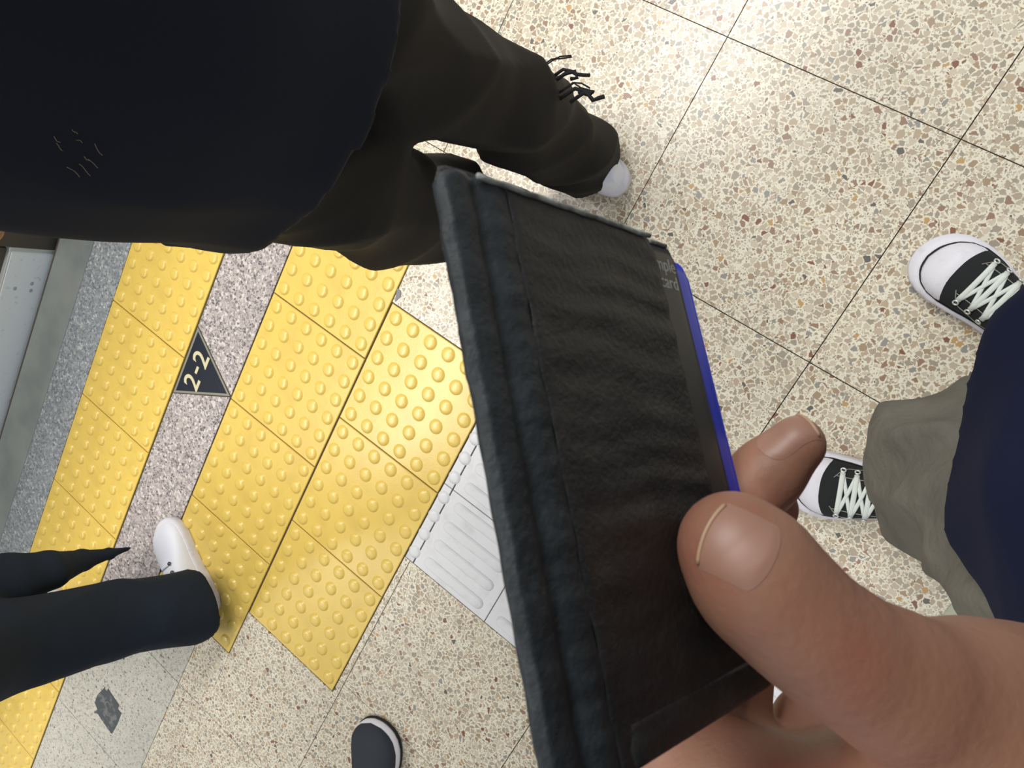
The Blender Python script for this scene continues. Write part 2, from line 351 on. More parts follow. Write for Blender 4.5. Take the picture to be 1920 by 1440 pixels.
# small things stuck to the floor
dp = [P(*q)[:2] for q in ((196, 1289), (200, 1296), (203, 1291), (212, 1305), (224, 1322), (221, 1329), (228, 1337), (220, 1358), (210, 1376), (203, 1367), (190, 1348), (184, 1338), (176, 1336), (183, 1330), (178, 1317), (183, 1303))]
cx = np.mean(dp, 0)
st = link('sticker', prism('sticker', [tuple(p-cx) for p in dp], 0, .0008), m_sticker, loc=(cx[0], cx[1], .0003), label='worn dark grey diamond-shaped sticker on the terrazzo near the walker', cat='sticker')
for a in ((.0, .012, .011), (.004, -.02, .008)):
    v, f = tube([(a[0]+a[2]*math.cos(t), a[1]+a[2]*math.sin(t), .0009) for t in np.linspace(0, 5.2, 14)], .0016, 5, .4); link('faded_print', mesh('faded_print', v, f), mat('faded_grey_print', srgb(120, 120, 116), .7), st)
gp = [P(*q)[:2] for q in ((1786, 1130), (1800, 1112), (1835, 1120), (1880, 1160), (1880, 1210), (1790, 1210), (1760, 1160))]; cx = np.mean(gp, 0)
link('floor_patch', prism('floor_patch', [tuple(p-cx) for p in gp], 0, .001), mat('pale_green_grey', srgb(186, 190, 166), .6, var=(60, srgb(164, 170, 158), .4, .7)), loc=(cx[0], cx[1], .0003),
     label='pale greenish patch of tape on the floor between hand and navy top', cat='tape')
gp = [P(*q)[:2] for q in ((741, 566), (752, 556), (752, 545), (745, 540))]; cx = np.mean(gp, 0)
link('gum_spot', prism('gum_spot', [tuple(p-cx) for p in gp], 0, .0009), mat('grey_gum', srgb(128, 130, 132), .7), loc=(cx[0], cx[1], .0003), label='small grey gum spot by the corner of the yellow paving', cat='gum')

# ------------------------------------------------------------------ platform screen door at the edge
door = link('door_1', prism('door_1', rect(-.46, -3, -.28, 3), -.12, -.012), m_black, kind='structure')
def box(name, x0, y0, z0, x1, y1, z1, m, parent, bev=.001, label=None): return link(name, prism(name, rect(x0, y0, x1, y1), z0, z1, bev), m, parent, label=label)
kp = box('kick_panel', -.310, -2.2, -.011, -.2815, -.012, .104, m_silver, door, label='silver kick panel')
box('panel_edge', -.312, -.0115, -.011, -.2805, -.002, .112, mat('bright_edge', srgb(206, 214, 214), .3, metal=.5), door)
box('panel_top_trim', -.309, -2.2, .1045, -.2825, -.012, .109, mat('bright_trim', srgb(220, 224, 220), .3, metal=.4), door)
box('door_leaf', -.335, -2.2, .109, -.296, -.012, 2.1, m_dark, door, label='dark door leaf')
box('door_post', -.345, -.0015, -.011, -.2835, .9, 2.1, m_dark, door, .004, label='dark brown door post')
v, f = join([((lambda y: tube([(-.281, y-.001, .03+.002), (-.2808, y, .03)], .002, 6))(-.1), )[0]]); 
for (x, y, r) in ((60, 532, 3.2), (28, 541, 2.8), (58, 545, 1.6)):
    d = RW.T @ np.array([(x-960)/F_PX, (y-720)/F_PX, 1.0]); t = (-.2812-CAM[0])/d[0]; q = CAM+d*t
    link('mark', mesh('mark', [(q[0], q[1]+.006*math.cos(a), q[2]+.005*math.sin(a)) for a in np.linspace(0, 5.8, 9)]+[(q[0]+.0004, q[1], q[2])], [(i, (i+1) % 9, 9) for i in range(9)]), mat('grey_scuff', srgb(168, 178, 186), .6), door)

# ------------------------------------------------------------------ shoes (parts of the people)
def shoe(parent, toe, heading, style='canvas', L=.285, W=.106, side=1, name='shoe', label=None):
    hx, hy = heading; n = math.hypot(hx, hy); hx /= n; hy /= n
    R = np.array([[hx, -hy, 0], [hy, hx, 0], [0, 0, 1]]); org = np.array([toe[0]-hx*L, toe[1]-hy*L, .0015])
    T = lambda p: org+R @ np.array(p, float)
    tk = np.array([0, .02, .06, .12, .25, .4, .55, .68, .78, .87, .93, .97, .99, 1.0]); wk = np.array([0, .34, .53, .64, .68, .70, .83, .96, 1.0, .93, .76, .52, .31, 0])*W/2
    w = lambda t: np.interp(t, tk, wk); c = lambda t: side*.010*math.sin(max(0, t-.35)/.65*math.pi*.9)*(1)   # the inner side stays straighter
    ts = np.concatenate([[0, .006, .02, .045], np.linspace(.08, .90, 22), [.92, .94, .96, .975, .985, .993, 1.0]])
    def ring(sc, z):
        pts = [((t-.5)*sc*L+.5*L, c(t)+w(t)*sc, z) for t in ts]+[((t-.5)*sc*L+.5*L, c(t)-w(t)*sc, z) for t in ts[::-1][1:-1]]
        return pts
    def loft(rings, name, m, par, cap=True, label=None):
        v = []; f = []; k = len(rings[0])
        for r in rings: v += [T(p) for p in r]
        for i in range(len(rings)-1):
            for j in range(k): f.append((i*k+j, i*k+(j+1) % k, (i+1)*k+(j+1) % k, (i+1)*k+j))
        if cap: f.append(tuple(range(k))); f.append(tuple((len(rings)-1)*k+j for j in range(k)))
        return link(name, clean(mesh(name, v, f, True), .0002), m, par, label=label)
    tk2 = [0, .08, .2, .35, .45, .55, .68, .8, .9, .96, 1.0]; hk = [.062, .066, .066, .062, .055, .046, .036, .030, .024, .014, .0]
    if style == 'white': hk = [.05, .056, .058, .060, .056, .048, .038, .031, .025, .015, 0]
    H = lambda t: np.interp(t, tk2, hk); ins = {'canvas': .86, 'white': .95, 'knit': .97}[style]; zb = {'canvas': .026, 'white': .022, 'knit': .028}[style]
    def U(t, th, off=0.0):
        x = (t-.5)*ins*L+.5*L; return (x, c(t)+(w(t)*ins+off)*math.cos(th)*(abs(math.cos(th))**-.25 if abs(math.cos(th)) > 1e-3 else 1), zb+(H(t)+off)*math.sin(th)**.85 if math.sin(th) > 1e-6 else zb)
    def upper(t0, t1, off, name, m, par, nt=26, label=None):
        v = []; f = []; nn = 17; tt = np.linspace(t0, t1, nt)
        for t in tt: v += [T(U(t, th, off)) for th in np.linspace(0, math.pi, nn)]
        for i in range(nt-1):
            for j in range(nn-1): f.append((i*nn+j, i*nn+j+1, (i+1)*nn+j+1, (i+1)*nn+j))
        f.append(tuple(range(nn))[::-1]); f.append(tuple((nt-1)*nn+k for k in range(nn)))
        return link(name, clean(mesh(name, v, f, True), .0001), m, par, label=label)
    sole_m = {'canvas': m_rub_w, 'white': m_rub_w, 'knit': m_black}[style]; up_m = {'canvas': m_canvas, 'white': m_shoe_w, 'knit': m_blk_mesh}[style]
    sh = upper(0, 1.0, 0, name, up_m, parent, 40, label)
    if style == 'knit':
        loft([ring(.97, 0), ring(1.0, .004), ring(1.0, .010)], 'outsole', m_black, sh)
        loft([ring(.985, .010), ring(.985, .014), ring(.975, .026), ring(.93, .0285)], 'midsole', m_rub_w, sh, label='white midsole')
    else:
        loft([ring(.965, 0), ring(1.0, .004), ring(1.0, .021 if style == 'canvas' else .018), ring(.985, .0262), ring(ins, .0272)], 'sole', sole_m, sh, label='white rubber sole')
    if style == 'canvas':
        v, f = tube([T(p) for p in ring(.872, .0288)]+[T(ring(.872, .0288)[0])], .0014, 6); link('pinstripe', mesh('pinstripe', v, f, True), m_black, sh)
        # rounded toe cap: its rear edge bows towards the toe in the middle
        v = []; f = []; nn = 17; nt = 12
        for i in range(nt):
            for j, th in enumerate(np.linspace(0, math.pi, nn)):
                s0 = .775+.055*math.sin(th)**2; v.append(T(U(s0+(1-s0)*(i/(nt-1))**.8*.999, th, .0013 if i else -.0004)))
        for i in range(nt-1):
            for j in range(nn-1): f.append((i*nn+j, i*nn+j+1, (i+1)*nn+j+1, (i+1)*nn+j))
        link('toe_cap', clean(mesh('toe_cap', v, f, True), .0001), m_rub_w, sh, label='white rubber toe cap')
    yth = lambda t, y: math.acos(max(-.98, min(.98, (abs(y)/(w(t)*ins))**(1/.75)*(1 if y > 0 else -1))))
    def on(t, y, off): return T(U(t, yth(t, y), off))
    if style in ('canvas', 'white'):
        rows = np.linspace(.712, .30, 6) if style == 'canvas' else np.linspace(.58, .40, 3); hw = .033 if style == 'canvas' else .016
        if style == 'canvas':
            for s in (1, -1):               # eyestay with stitched edge
                edge = [on(t, s*(.0395-.0*t-(.0 if t < .69 else .016*((t-.69)/.07)**1.5)), .0012) for t in np.linspace(.35, .76, 16)]
                v, f = tube(edge, .0007, 5); link('stitching', mesh('stitching', v, f), m_stitch, sh)
                st = [on(t, s*(.0270), .0010) for t in np.linspace(.35, .745, 12)]; v, f = tube(st, .0007, 5); link('stitching', mesh('stitching', v, f), m_stitch, sh)
            g = []                            # tongue panel
            tt = np.linspace(.36, .76, 14); v = []
            for t in tt: v += [on(t, y, .0009) for y in np.linspace(-.0245, .0245, 7)]
            for i in range(13):
                for j in range(6): g.append((i*7+j, i*7+j+1, (i+1)*7+j+1, (i+1)*7+j))
            link('tongue', mesh('tongue', v, g, True), m_canvas, sh)
        for k, t in enumerate(rows):
            for s in (1, -1):
                cpt = on(t, s*(hw+.002), .0045); e1 = on(t+.012, s*(hw+.002), .0045)-cpt; e1 /= np.linalg.norm(e1); e2 = on(t, s*(hw+.005), .0045)-cpt; e2 /= np.linalg.norm(e2)
                v, f = tube([cpt+.0036*(math.cos(a)*e1+math.sin(a)*e2) for a in np.linspace(0, 2*math.pi, 13)], .0014, 6); link('eyelet', mesh('eyelet', v, f, True), m_eye if style == 'canvas' else m_black, sh)
            pts = [on(t+.001*abs(y)*0, y, .0035+.0018*(1-abs(y)/hw)) for y in np.linspace(-hw+.001, hw-.001, 9)]
            if style == 'canvas' or k < 3:
                v, f = tube(pts, .0041, 8, .38); link('lace', mesh('lace', v, f, True), m_lace if style == 'canvas' else m_shoe_w, sh)
            if style == 'canvas' and k < 5:
                t2 = rows[k+1]
                for s in (1, -1):
                    pts = [on(t+(t2-t)*q, s*(hw-2*hw*q), .0024+.001*(s > 0)) for q in np.linspace(.08, .92, 9)]
                    v, f = tube(pts, .0031, 8, .36); link('lace', mesh('lace', v, f, True), m_lace, sh)
    return sh

# ------------------------------------------------------------------ people
def hand_segs(wr, dirv, side, palm_n, curl=.35, s=1.0):
    """palm, four fingers of different lengths and a thumb leaving the side of the palm"""
    d = np.array(dirv, float); d /= np.linalg.norm(d); n = np.array(palm_n, float); n -= (n@d)*d; n /= np.linalg.norm(n); u = np.cross(d, n)*side
    o = []; base = np.array(wr)
    for k in range(4):
        y = (-.030+.020*k)*s; kn = base+d*(.088-.004*abs(k-1.4))*s+u*y
        o.append(seg(base+u*y*.6+d*.01, kn, .013*s, .0115*s, k=.018))
        Ls = [.040, .047, .044, .034][3-k]*s; p = kn; ang = curl*.6; r = .0088*s if k < 3 else .0078*s
        for j, (fr, rr) in enumerate(((1, 1), (.62, .92), (.52, .84))):
            v = d*math.cos(ang)+n*math.sin(ang); q = p+v*Ls*fr; o.append(seg(p, q, r*(1 if j == 0 else (1, .95, .88)[j]), r*rr, k=.006)); p = q; ang += curl
    th0 = base+d*.022*s+u*.030*s; th1 = th0+(d*.6+u*.62+n*.35)*.044*s; th2 = th1+(d*.9+u*.2+n*.3)*.032*s; th3 = th2+(d*.95+n*.25)*.024*s
    o += [seg(th0, th1, .016*s, .012*s, k=.015), seg(th1, th2, .0115*s, .0105*s, k=.006), seg(th2, th3, .0108*s, .009*s, k=.005)]
    return o
def body_segs(J, hands=('l', 'r')):
    g = []; A = {k: np.array(v, float) for k, v in J.items() if k != 'face'}; f = np.array(J['face'], float); f /= np.linalg.norm(f); z = np.array([0, 0, 1.]); lat = np.cross(z, f)
    h = A['head']
    g += [seg(h+z*.035-f*.01, h+z*.02-f*.012, .088, .088, lat, 1.18), seg(h-z*.03+f*.02, h-z*.085+f*.045, .066, .036, lat, 1.1, k=.05)]
    g += [seg(h-z*.005+f*.082, h-z*.035+f*.100, .009, .012, k=.012), seg(h-z*.062+f*.078+lat*.016, h-z*.062+f*.078-lat*.016, .009, .009, k=.01)]
    for s in (1, -1):
        g += [seg(h+lat*s*.030+f*.068+z*.004, h+lat*s*.031+f*.070+z*.004, .013, .013, k=.008), seg(h+lat*s*.078-z*.0, h+lat*s*.083-z*.035, .016, .012, f, .6 if 0 else 1.0, k=.008)]
    g += [seg(h-z*.06-f*.015, A['neck'], .052, .056, k=.03), seg(A['neck'], A['chest'], .06, .115, f, 1.25, k=.08), seg(A['chest'], A['pelvis'], .135, .128, f, 1.35, k=.08)]
    for s in 'lr':
        g += [seg(A['neck'], A['sh'+s], .05, .048, k=.05), seg(A['sh'+s], A['el'+s], .045, .036, k=.03), seg(A['el'+s], A['wr'+s], .036, .024, k=.02)]
        g += [seg(A['hip'+s], A['kn'+s], .075, .050, k=.05), seg(A['kn'+s], A['an'+s], .048, .034, k=.03), seg(A['an'+s], A['an'+s]-z*.045, .030, .024, k=.02)]
    return g
def hair_segs(J, long=0):
    h = np.array(J['head'], float); f = np.array(J['face'], float); f /= np.linalg.norm(f); z = np.array([0, 0, 1.]); lat = np.cross(z, f)
    g = [seg(h+z*.055-f*.022, h+z*.02-f*.035, .090, .088, lat, 1.1), seg(h-f*.045, h-f*.05-z*.06, .075, .055, k=.03)]
    if long: g.append(seg(h-f*.06-z*.05, h-f*.075-z*long, .06, .05, lat, .75, k=.03))
    return g

# --- person at the top left: seen from behind, jersey top and wide black trousers
J1 = dict(face=(-1, .15, 0), head=(.99, .80, 1.60), neck=(1.0, .79, 1.46), chest=(1.0, .79, 1.28), pelvis=(1.0, .79, .93), shl=(.99, .63, 1.41), shr=(.99, .95, 1.41),
          ell=(.87, .60, 1.16), elr=(.93, 1.04, 1.14), wrl=(.79, .532, .945), wrr=(.86, 1.02, .92), hipl=(1.0, .722, .88), hipr=(1.0, .890, .88), knl=(.995, .715, .48), knr=(1.02, .898, .47),
          anl=(.985, .715, .09), anr=(1.038, .888, .09), ftl=(-1, -.05), ftr=(-.96, .2))
p1 = link('person', blob('body', body_segs(J1)+hand_segs(J1['wrl'], (-.15, -.28, -1), 1, (-1, 0, 0))+hand_segs(J1['wrr'], (-.1, .1, -1), -1, (-1, 0, 0)), .0085, .03), m_skin,
          label='person seen from behind in navy-black top and wide black trousers', cat='person')
link('hair', blob('hair', hair_segs(J1), .01, .04), exec_hair, p1)
A = {k: np.array(v, float) for k, v in J1.items() if k != 'face'}
def hemcut(z0, amp=.012, f1=9, ph=0): return lambda X: (z0+amp*np.sin(X[..., 0]*f1*2+ph)+amp*np.sin(X[..., 1]*f1*2.7+ph*2))-X[..., 2]
fx = (1, 0, 0)
top1 = [seg((1.005, .815, .74), (1.005, .815, .95), .186, .171, fx, 1.20), seg((1.005, .815, .95), (1.01, .805, 1.22), .170, .172, fx, 1.14), seg((1.01, .79, 1.22), (1.0, .79, 1.36), .176, .13, fx, 1.25, k=.06),
        seg(A['neck']-(0, 0, .03), A['shl'], .07, .07, k=.06), seg(A['neck']-(0, 0, .03), A['shr'], .07, .07, k=.06)]
for s in 'lr': top1 += [seg(A['sh'+s], A['el'+s], .07, .055, k=.05), seg(A['el'+s], A['wr'+s], .055, .042, k=.03)]
link('top', blob('top', top1, .0075, .05, disp=folds(.006, 26, 3, .25), keep=hemcut(.765, .01, 6, 1.0)), m_navy_coat, p1, label='navy-black jersey top')
tr1 = [seg((1.0, .80, .95), (1.0, .80, .84), .15, .155, fx, 1.2, k=.06)]
for s in 'lr': tr1 += [seg(A['hip'+s]-(0, 0, .05), A['kn'+s], .082 if s == 'l' else .079, .080 if s == 'l' else .072, k=.02), seg(A['kn'+s], A['an'+s]-(0, 0, .05), .072, .070, k=.015)]
link('trousers', blob('trousers', tr1, .0065, .03, disp=folds(.020, 26, 11, .8, .06), keep=hemcut(.042, .0015, 5, .3)), m_blk_trouser, p1, label='wide black trousers')
shoe(p1, (1.134-.285*.99, .876+.285*.14), (-.99, .14), 'white', side=1, label='white sneaker')
shoe(p1, (.755, .705), (-1, -.05), 'white', side=-1, label='white sneaker')
# thin cords hanging at the outer side of the trouser leg
def cord(pts, r=.0012, nm='cord'):
    if len(pts) > 3: dv = P(1010, 132, .32)-P(1038, 112, .32); pts = [pts[0]+dv]+pts+([pts[-1]+dv] if r < .002 else [])
    v, f = tube(pts, r, 6); return link(nm, mesh(nm, v, f, True), m_cord, p1)
zc = .32
cord([P(1038, 112, zc), P(1050, 106, zc), P(1071, 104, zc), P(1072, 107, zc), P(1050, 110, zc), P(1034, 111, zc)])
cord([P(1056, 130, zc), P(1072, 134, zc), P(1080, 139, zc), P(1095, 141, zc), P(1106, 141, zc)], .0026); cord([P(1060, 138, zc), P(1078, 134, zc), P(1082, 146, zc), P(1070, 148, zc)], .003)
cord([P(1074, 155, zc), P(1090, 156, zc), P(1106, 165, zc), P(1106, 169, zc), P(1090, 165, zc), P(1076, 156, zc)]); cord([P(1078, 166, zc), P(1095, 171, zc), P(1113, 173, zc), P(1106, 178, zc), P(1085, 172, zc)], .003)
cord([P(1098, 172, zc), P(1112, 188, zc), P(1122, 184, zc), P(1133, 181, zc)], .0032)
def on_top(x, y):
    d = RW.T @ np.array([(x-960)/F_PX, (y-720)/F_PX, 1.0]); d /= np.linalg.norm(d); p = CAM+d*.15
    for _ in range(40):
        q = field(top1, .05, p[None])[0]
        if q < .001: break
        p = p+d*q*.8
    return p-d*.004
m_hairs = mat('stray_hair', srgb(120, 104, 88), .5)
for k in range(9):                       # stray hairs lying on the back of the top
    x, y = 100+rng.random()*95, 240+rng.random()*80; a = .5+.5*rng.random(); L_ = 14+22*rng.random()
    v, f = tube([on_top(x+L_*q*math.cos(a), y+L_*q*math.sin(a)+3*math.sin(q*4+k)) for q in np.linspace(0, 1, 6)], .00022, 5); link('stray_hair', mesh('stray_hair', v, f, True), m_hairs, p1)

# --- person walking in from the left, bottom
W0 = np.array([.70, -.49, 0])
J2 = dict(face=(-.7, .7, 0), head=(.72, -.30, 1.62), neck=(.74, -.34, 1.46), chest=(.74, -.36, 1.28), pelvis=(.72, -.36, .93), shl=(.62, -.48, 1.40), shr=(.86, -.22, 1.40),
          ell=(.50, -.60, 1.14), elr=(.96, -.17, 1.12), wrl=(.34, -.74, .98), wrr=(.90, -.02, .95), hipl=(.64, -.44, .88), hipr=(.75, -.35, .88), knl=P(-60, 1180, .5), knr=(.60, -.456, .48),
          anl=P(30, 1195, .14), anr=(.66, -.512, .09), ftl=(-.5, .5), ftr=(-.9, .45))
p2 = link('person', blob('body', body_segs(J2)+hand_segs(J2['wrl'], (-.2, 0, -1), 1, (.7, .7, 0))+hand_segs(J2['wrr'], (0, .2, -1), -1, (-.7, -.7, 0)), .0095, .03), m_skin,
          label='person walking past in dark blue-black wide trousers, one white sneaker showing', cat='person')
link('hair', blob('hair', hair_segs(J2), .011, .04), exec_hair, p2)
A = {k: np.array(v, float) for k, v in J2.items() if k != 'face'}
fz = (-.7, .7, 0)
top2 = [seg((.72, -.36, .82), (.74, -.36, 1.34), .165, .16, fz, 1.3)]
for s in 'lr': top2 += [seg(A['neck']-(0, 0, .03), A['sh'+s], .07, .065, k=.06), seg(A['sh'+s], A['el'+s], .065, .052, k=.05), seg(A['el'+s], A['wr'+s], .052, .04, k=.03)]
link('top', blob('top', top2, .0105, .05, disp=folds(.006, 22, 5), keep=hemcut(.80, .006, 6)), m_navy_coat, p2)
tr2 = [seg((.72, -.36, .95), (.72, -.36, .84), .15, .15, fz, 1.2, k=.06),
       seg(A['hipr'], (.60, -.456, .50), .095, .086, k=.03), seg((.60, -.456, .50), (.61, -.51, .25), .088, .090, k=.02), seg((.61, -.51, .25), (.662, -.512, .06), .088, .096, k=.02)]
link('trousers', blob('trousers', tr2, .0065, .04, disp=folds(.012, 19, 21, .6, .05), keep=hemcut(.055, .006, 8, 2)), m_walk, p2, label='dark blue-black wide trouser leg')
sc_ = [((243, 1028), .05, .004), ((205, 1038), .12, .011), ((155, 1050), .20, .021), ((95, 1068), .30, .036), ((20, 1090), .38, .052), ((-80, 1118), .48, .070)]
tr3 = [seg(P(*a[0], a[1]), P(*b[0], b[1]), a[2], b[2], (.8, -.2, 0), .8) for a, b in zip(sc_, sc_[1:])]+[seg(P(-80, 1125, .48), A['hipl'], .075, .10), seg(A['knl'], A['hipl'], .075, .1), seg(A['knl'], A['anl']-(0, 0, .015), .075, .078)]
link('trousers', blob('trousers', tr3, .0055, .012), m_walk, p2)
shoe(p2, (.441, -.412), (-.91, .41), 'white', side=1, W=.116, label='white sneaker')
shoe(p2, A['anl'][:2]+np.array([-.17, .08]), (-.9, .4), 'white', side=-1, label='white sneaker')

# --- person below the frame: only the tip of a black sneaker shows
hd = (-.53, .85); hp = (.85, .53)
C3 = np.array([1.46, -.80, 0])
def c3(f, l, z): return (C3[0]+hd[0]*f+hp[0]*-l, C3[1]+hd[1]*f+hp[1]*-l, z)
J3 = dict(face=(-.53, .85, 0), head=c3(.02, 0, 1.60), neck=c3(0, 0, 1.45), chest=c3(0, 0, 1.27), pelvis=c3(0, 0, .92), shl=c3(0, .18, 1.39), shr=c3(0, -.18, 1.39), ell=c3(-.03, .24, 1.11), elr=c3(-.03, -.24, 1.11),
          wrl=c3(.04, .26, .88), wrr=c3(.04, -.26, .88), hipl=c3(0, .09, .88), hipr=c3(0, -.09, .88), knl=c3(.05, .11, .48), knr=c3(-.02, -.1, .48), anl=c3(.12, .105, .09), anr=c3(-.12, -.11, .09), ftl=hd, ftr=hd)
p3 = link('person', blob('body', body_segs(J3)+hand_segs(J3['wrl'], (0, 0, -1), 1, (.8, .5, 0))+hand_segs(J3['wrr'], (0, 0, -1), -1, (-.8, -.5, 0)), .011, .03), m_skin,
          label='person stepping in from the bottom edge, only a black sneaker tip in view', cat='person')
link('hair', blob('hair', hair_segs(J3), .012, .04), exec_hair, p3)
A = {k: np.array(v, float) for k, v in J3.items() if k != 'face'}
fz = (hd[0], hd[1], 0); top3 = [seg(c3(0, 0, .84), c3(0, 0, 1.33), .165, .16, fz, 1.3)]
for s in 'lr': top3 += [seg(A['neck']-(0, 0, .03), A['sh'+s], .07, .065, k=.06), seg(A['sh'+s], A['el'+s], .065, .052, k=.05), seg(A['el'+s], A['wr'+s], .052, .04, k=.03)]
link('top', blob('top', top3, .012, .05, keep=hemcut(.82, .004)), m_navy_coat, p3)
tr = [seg(c3(0, 0, .92), c3(0, 0, .86), .135, .135, fz, 1.25, k=.05)]
for s in 'lr': tr += [seg(A['hip'+s], A['kn'+s], .082, .072, k=.05), seg(A['kn'+s], A['an'+s]-(0, 0, .04), .072, .06, k=.04)]
link('trousers', blob('trousers', tr, .010, .04, disp=folds(.005, 20, 31, .6), keep=hemcut(.07, .003)), m_blk_trouser, p3)
shoe(p3, (1.208, -.418), hd, 'knit', side=-1, W=.122, L=.285, label='black sneaker with white midsole')
q = np.array(c3(.02, -.11, 0)); shoe(p3, (q[0], q[1]), hd, 'knit', side=1, label='black sneaker with white midsole')

# --- the photographer: navy sweatshirt, grey corduroys, canvas sneakers, left hand holding the wallet
J4 = dict(face=(-1, 0, 0), head=(1.83, .86, 1.60), neck=(1.89, .86, 1.45), chest=(1.90, .86, 1.27), pelvis=(1.89, .86, .93), shl=(1.92, .68, 1.38), shr=(1.92, 1.04, 1.38),
          ell=(1.915, .585, 1.06), elr=(1.93, 1.13, 1.10), wrl=D(2080, 1610, .188), wrr=(1.755, .985, 1.215), hipl=(1.87, .82, .86), hipr=(1.87, .93, .86), knl=(1.742, .792, .49), knr=(1.80, .965, .48),
          anl=(1.83, .68, .10), anr=(1.855, .97, .09), ftl=(-.85, -.45), ftr=(-.99, .1))
px = lambda n: n/F_PX
HAND = []; HK = .94      # the whole hand nearer by this factor
def chain(pts, k=.005, k0=None):
    for i in range(len(pts)-1):
        a, b = pts[i], pts[i+1]; HAND.append(seg(D(a[0], a[1], a[2]*HK), D(b[0], b[1], b[2]*HK), a[3]*HK, b[3]*HK, k=(k0 if (i == 0 and k0) else k)))
# thumb lying on the wallet
TH = [(1366, 1014, .1475, .0091), (1396, 1050, .1465, .0102), (1437, 1105, .1455, .0107), (1520, 1184, .1445, .0105), (1600, 1240, .1450, .0110), (1690, 1290, .1470, .0132), (1800, 1348, .152, .0170), (1910, 1435, .165, .0225)]
TH = [(x, y, d*q, rr*q) for (x, y, d, rr), q in zip(TH, (.968, .968, .968, .972, .98, .99, 1, 1))]
chain(TH, .008)
# index finger passing behind the wallet, its tip past the right edge
chain([(1330, 1560, .196, .0125), (1195, 1330, .196, .0100), (1255, 1120, .194, .0092), (1366, 968, .190, .0086), (1434, 893, .1865, .0080), (1493, 834, .1835, .0072)], .006, .02)
chain([(1420, 1600, .205, .0125), (1290, 1370, .212, .0098), (1330, 1180, .212, .0088), (1400, 1050, .206, .0083), (1441, 954, .198, .0078)], .006, .02)
chain([(1520, 1640, .212, .0122), (1380, 1440, .224, .0095), (1385, 1290, .226, .0085), (1420, 1180, .222, .0080), (1440, 1110, .218, .0075)], .006, .02)
chain([(1620, 1670, .216, .0118), (1520, 1500, .230, .0088), (1505, 1400, .234, .0078), (1500, 1350, .232, .0072), (1502, 1336, .229, .0068)], .006, .02)
# palm: finger roots, thenar and the heel of the hand
HAND += [seg(D(1370, 1480, .181*HK), D(1330, 1570, .192*HK), .0150, .0160, k=.014), seg(D(1480, 1520, .184*HK), D(1440, 1600, .198*HK), .0150, .0165, k=.010), seg(D(1600, 1560, .190*HK), D(1600, 1660, .205*HK), .0150, .0170, k=.012),
         seg(D(1330, 1570, .196*HK), D(1620, 1680, .212*HK), .0160, .0160, k=.02), seg(D(1440, 1600, .200*HK), D(1900, 1620, .205*HK), .0190, .0240, k=.02), seg(D(1905, 1430, .168*HK), D(2080, 1600, .197*HK), .0235, .0250, k=.03), seg(D(1720, 1600, .196*HK), D(2080, 1620, .203*HK), .0200, .0250, k=.03)]
J4['handl'] = None; del J4['handl']
bs = body_segs(J4); body = blob('body', bs+hand_segs(J4['wrr'], (-.80, -.42, -.18), -1, (-.2, .2, 1), .3), .0085, .03)
arm = [seg(J4['wrl'], J4['ell'], .0265, .040, k=.02)]
kc = D(1528, 1178, .1405*HK); ka = D(1660, 1275, .1445*HK)-D(1420, 1085, .1445*HK); ka /= np.linalg.norm(ka)
def creases(X):                            # skin folds over the thumb joint
    W = X-kc; t = W@ka; rr = (W*W).sum(-1)-t*t
    t = t+.25*rr/.02+.0006*np.sin(np.sqrt(np.maximum(rr, 0))*900)
    return .00022*np.cos(t*2*math.pi/.0026)*np.exp(-(t/.0048)**2)*np.exp(-np.maximum(rr, 0)/.012**2)
handm = blob('hand', HAND+arm, .0012, .006, disp=creases)
bm = bmesh.new(); bm.from_mesh(body); bm.from_mesh(handm); bm.to_mesh(body); bm.free(); body.polygons.foreach_set('use_smooth', [True]*len(body.polygons))
p4 = link('person', body, m_skin, label='photographer in navy sweatshirt, grey corduroy trousers and black canvas sneakers, left hand holding the wallet', cat='person')
link('hair', blob('hair', hair_segs(J4), .011, .04), exec_hair, p4)
HS = HAND
def on_skin(x, y):                        # first point of the hand met along the line of sight
    d = RW.T @ np.array([(x-960)/F_PX, (y-720)/F_PX, 1.0]); d /= np.linalg.norm(d); p = CAM+d*.09
    for _ in range(60):
        q = field(HS, .006, p[None])[0]
        if q < 1e-5: break
        p = p+d*q*.8
    return p
def nail(cx, cy, tipx, rootx, Ln, Wn, nm, off=.00035):
    """a nail following the finger surface: straight-ish free edge, rounded root"""
    c = on_skin(cx, cy); e = 1e-4; n = np.array([field(HS, .006, (c+e*v)[None])[0]-field(HS, .006, (c-e*v)[None])[0] for v in np.eye(3)]); n /= np.linalg.norm(n)
    a = D(*tipx)-D(*rootx); a -= (a@n)*n; a /= np.linalg.norm(a); b = np.cross(n, a); nu, nv = 26, 19; v = []; f = []
    for i in range(nu):
        s = i/(nu-1)
        for j in range(nv):
            t = (j/(nv-1)-.5)*2; hl = 1-.16*t*t; r0 = -.5+.24*(1-math.sqrt(max(0, 1-(t*.97)**2))); x = (r0+(.5*hl-r0)*s)*Ln
            p = c+a*x+b*t*Wn*.5+n*.006
            for _ in range(30):
                dd = field(HS, .006, p[None])[0]
                of = off*(1-.9*abs(t)**8)*(1 if s > .12 else .3+.7*s/.12)
                if dd < of+2e-6: break
                p = p-n*max(dd-of, .000002)*.9
            v.append(p)
    for i in range(nu-1):
        for j in range(nv-1): f.append((i*nv+j, (i+1)*nv+j, (i+1)*nv+j+1, i*nv+j+1))
    o = link(nm, clean(mesh(nm, v, f, True)), m_nail, p4); 
    tv, tf = tube([q+n*.00012 for q in v[(nu-1)*nv+1:nu*nv-1]], .00042, 6); link('nail_edge', mesh('nail_edge', tv, tf, True), m_nailtip, o, label='pale free edge of the nail')
    return o
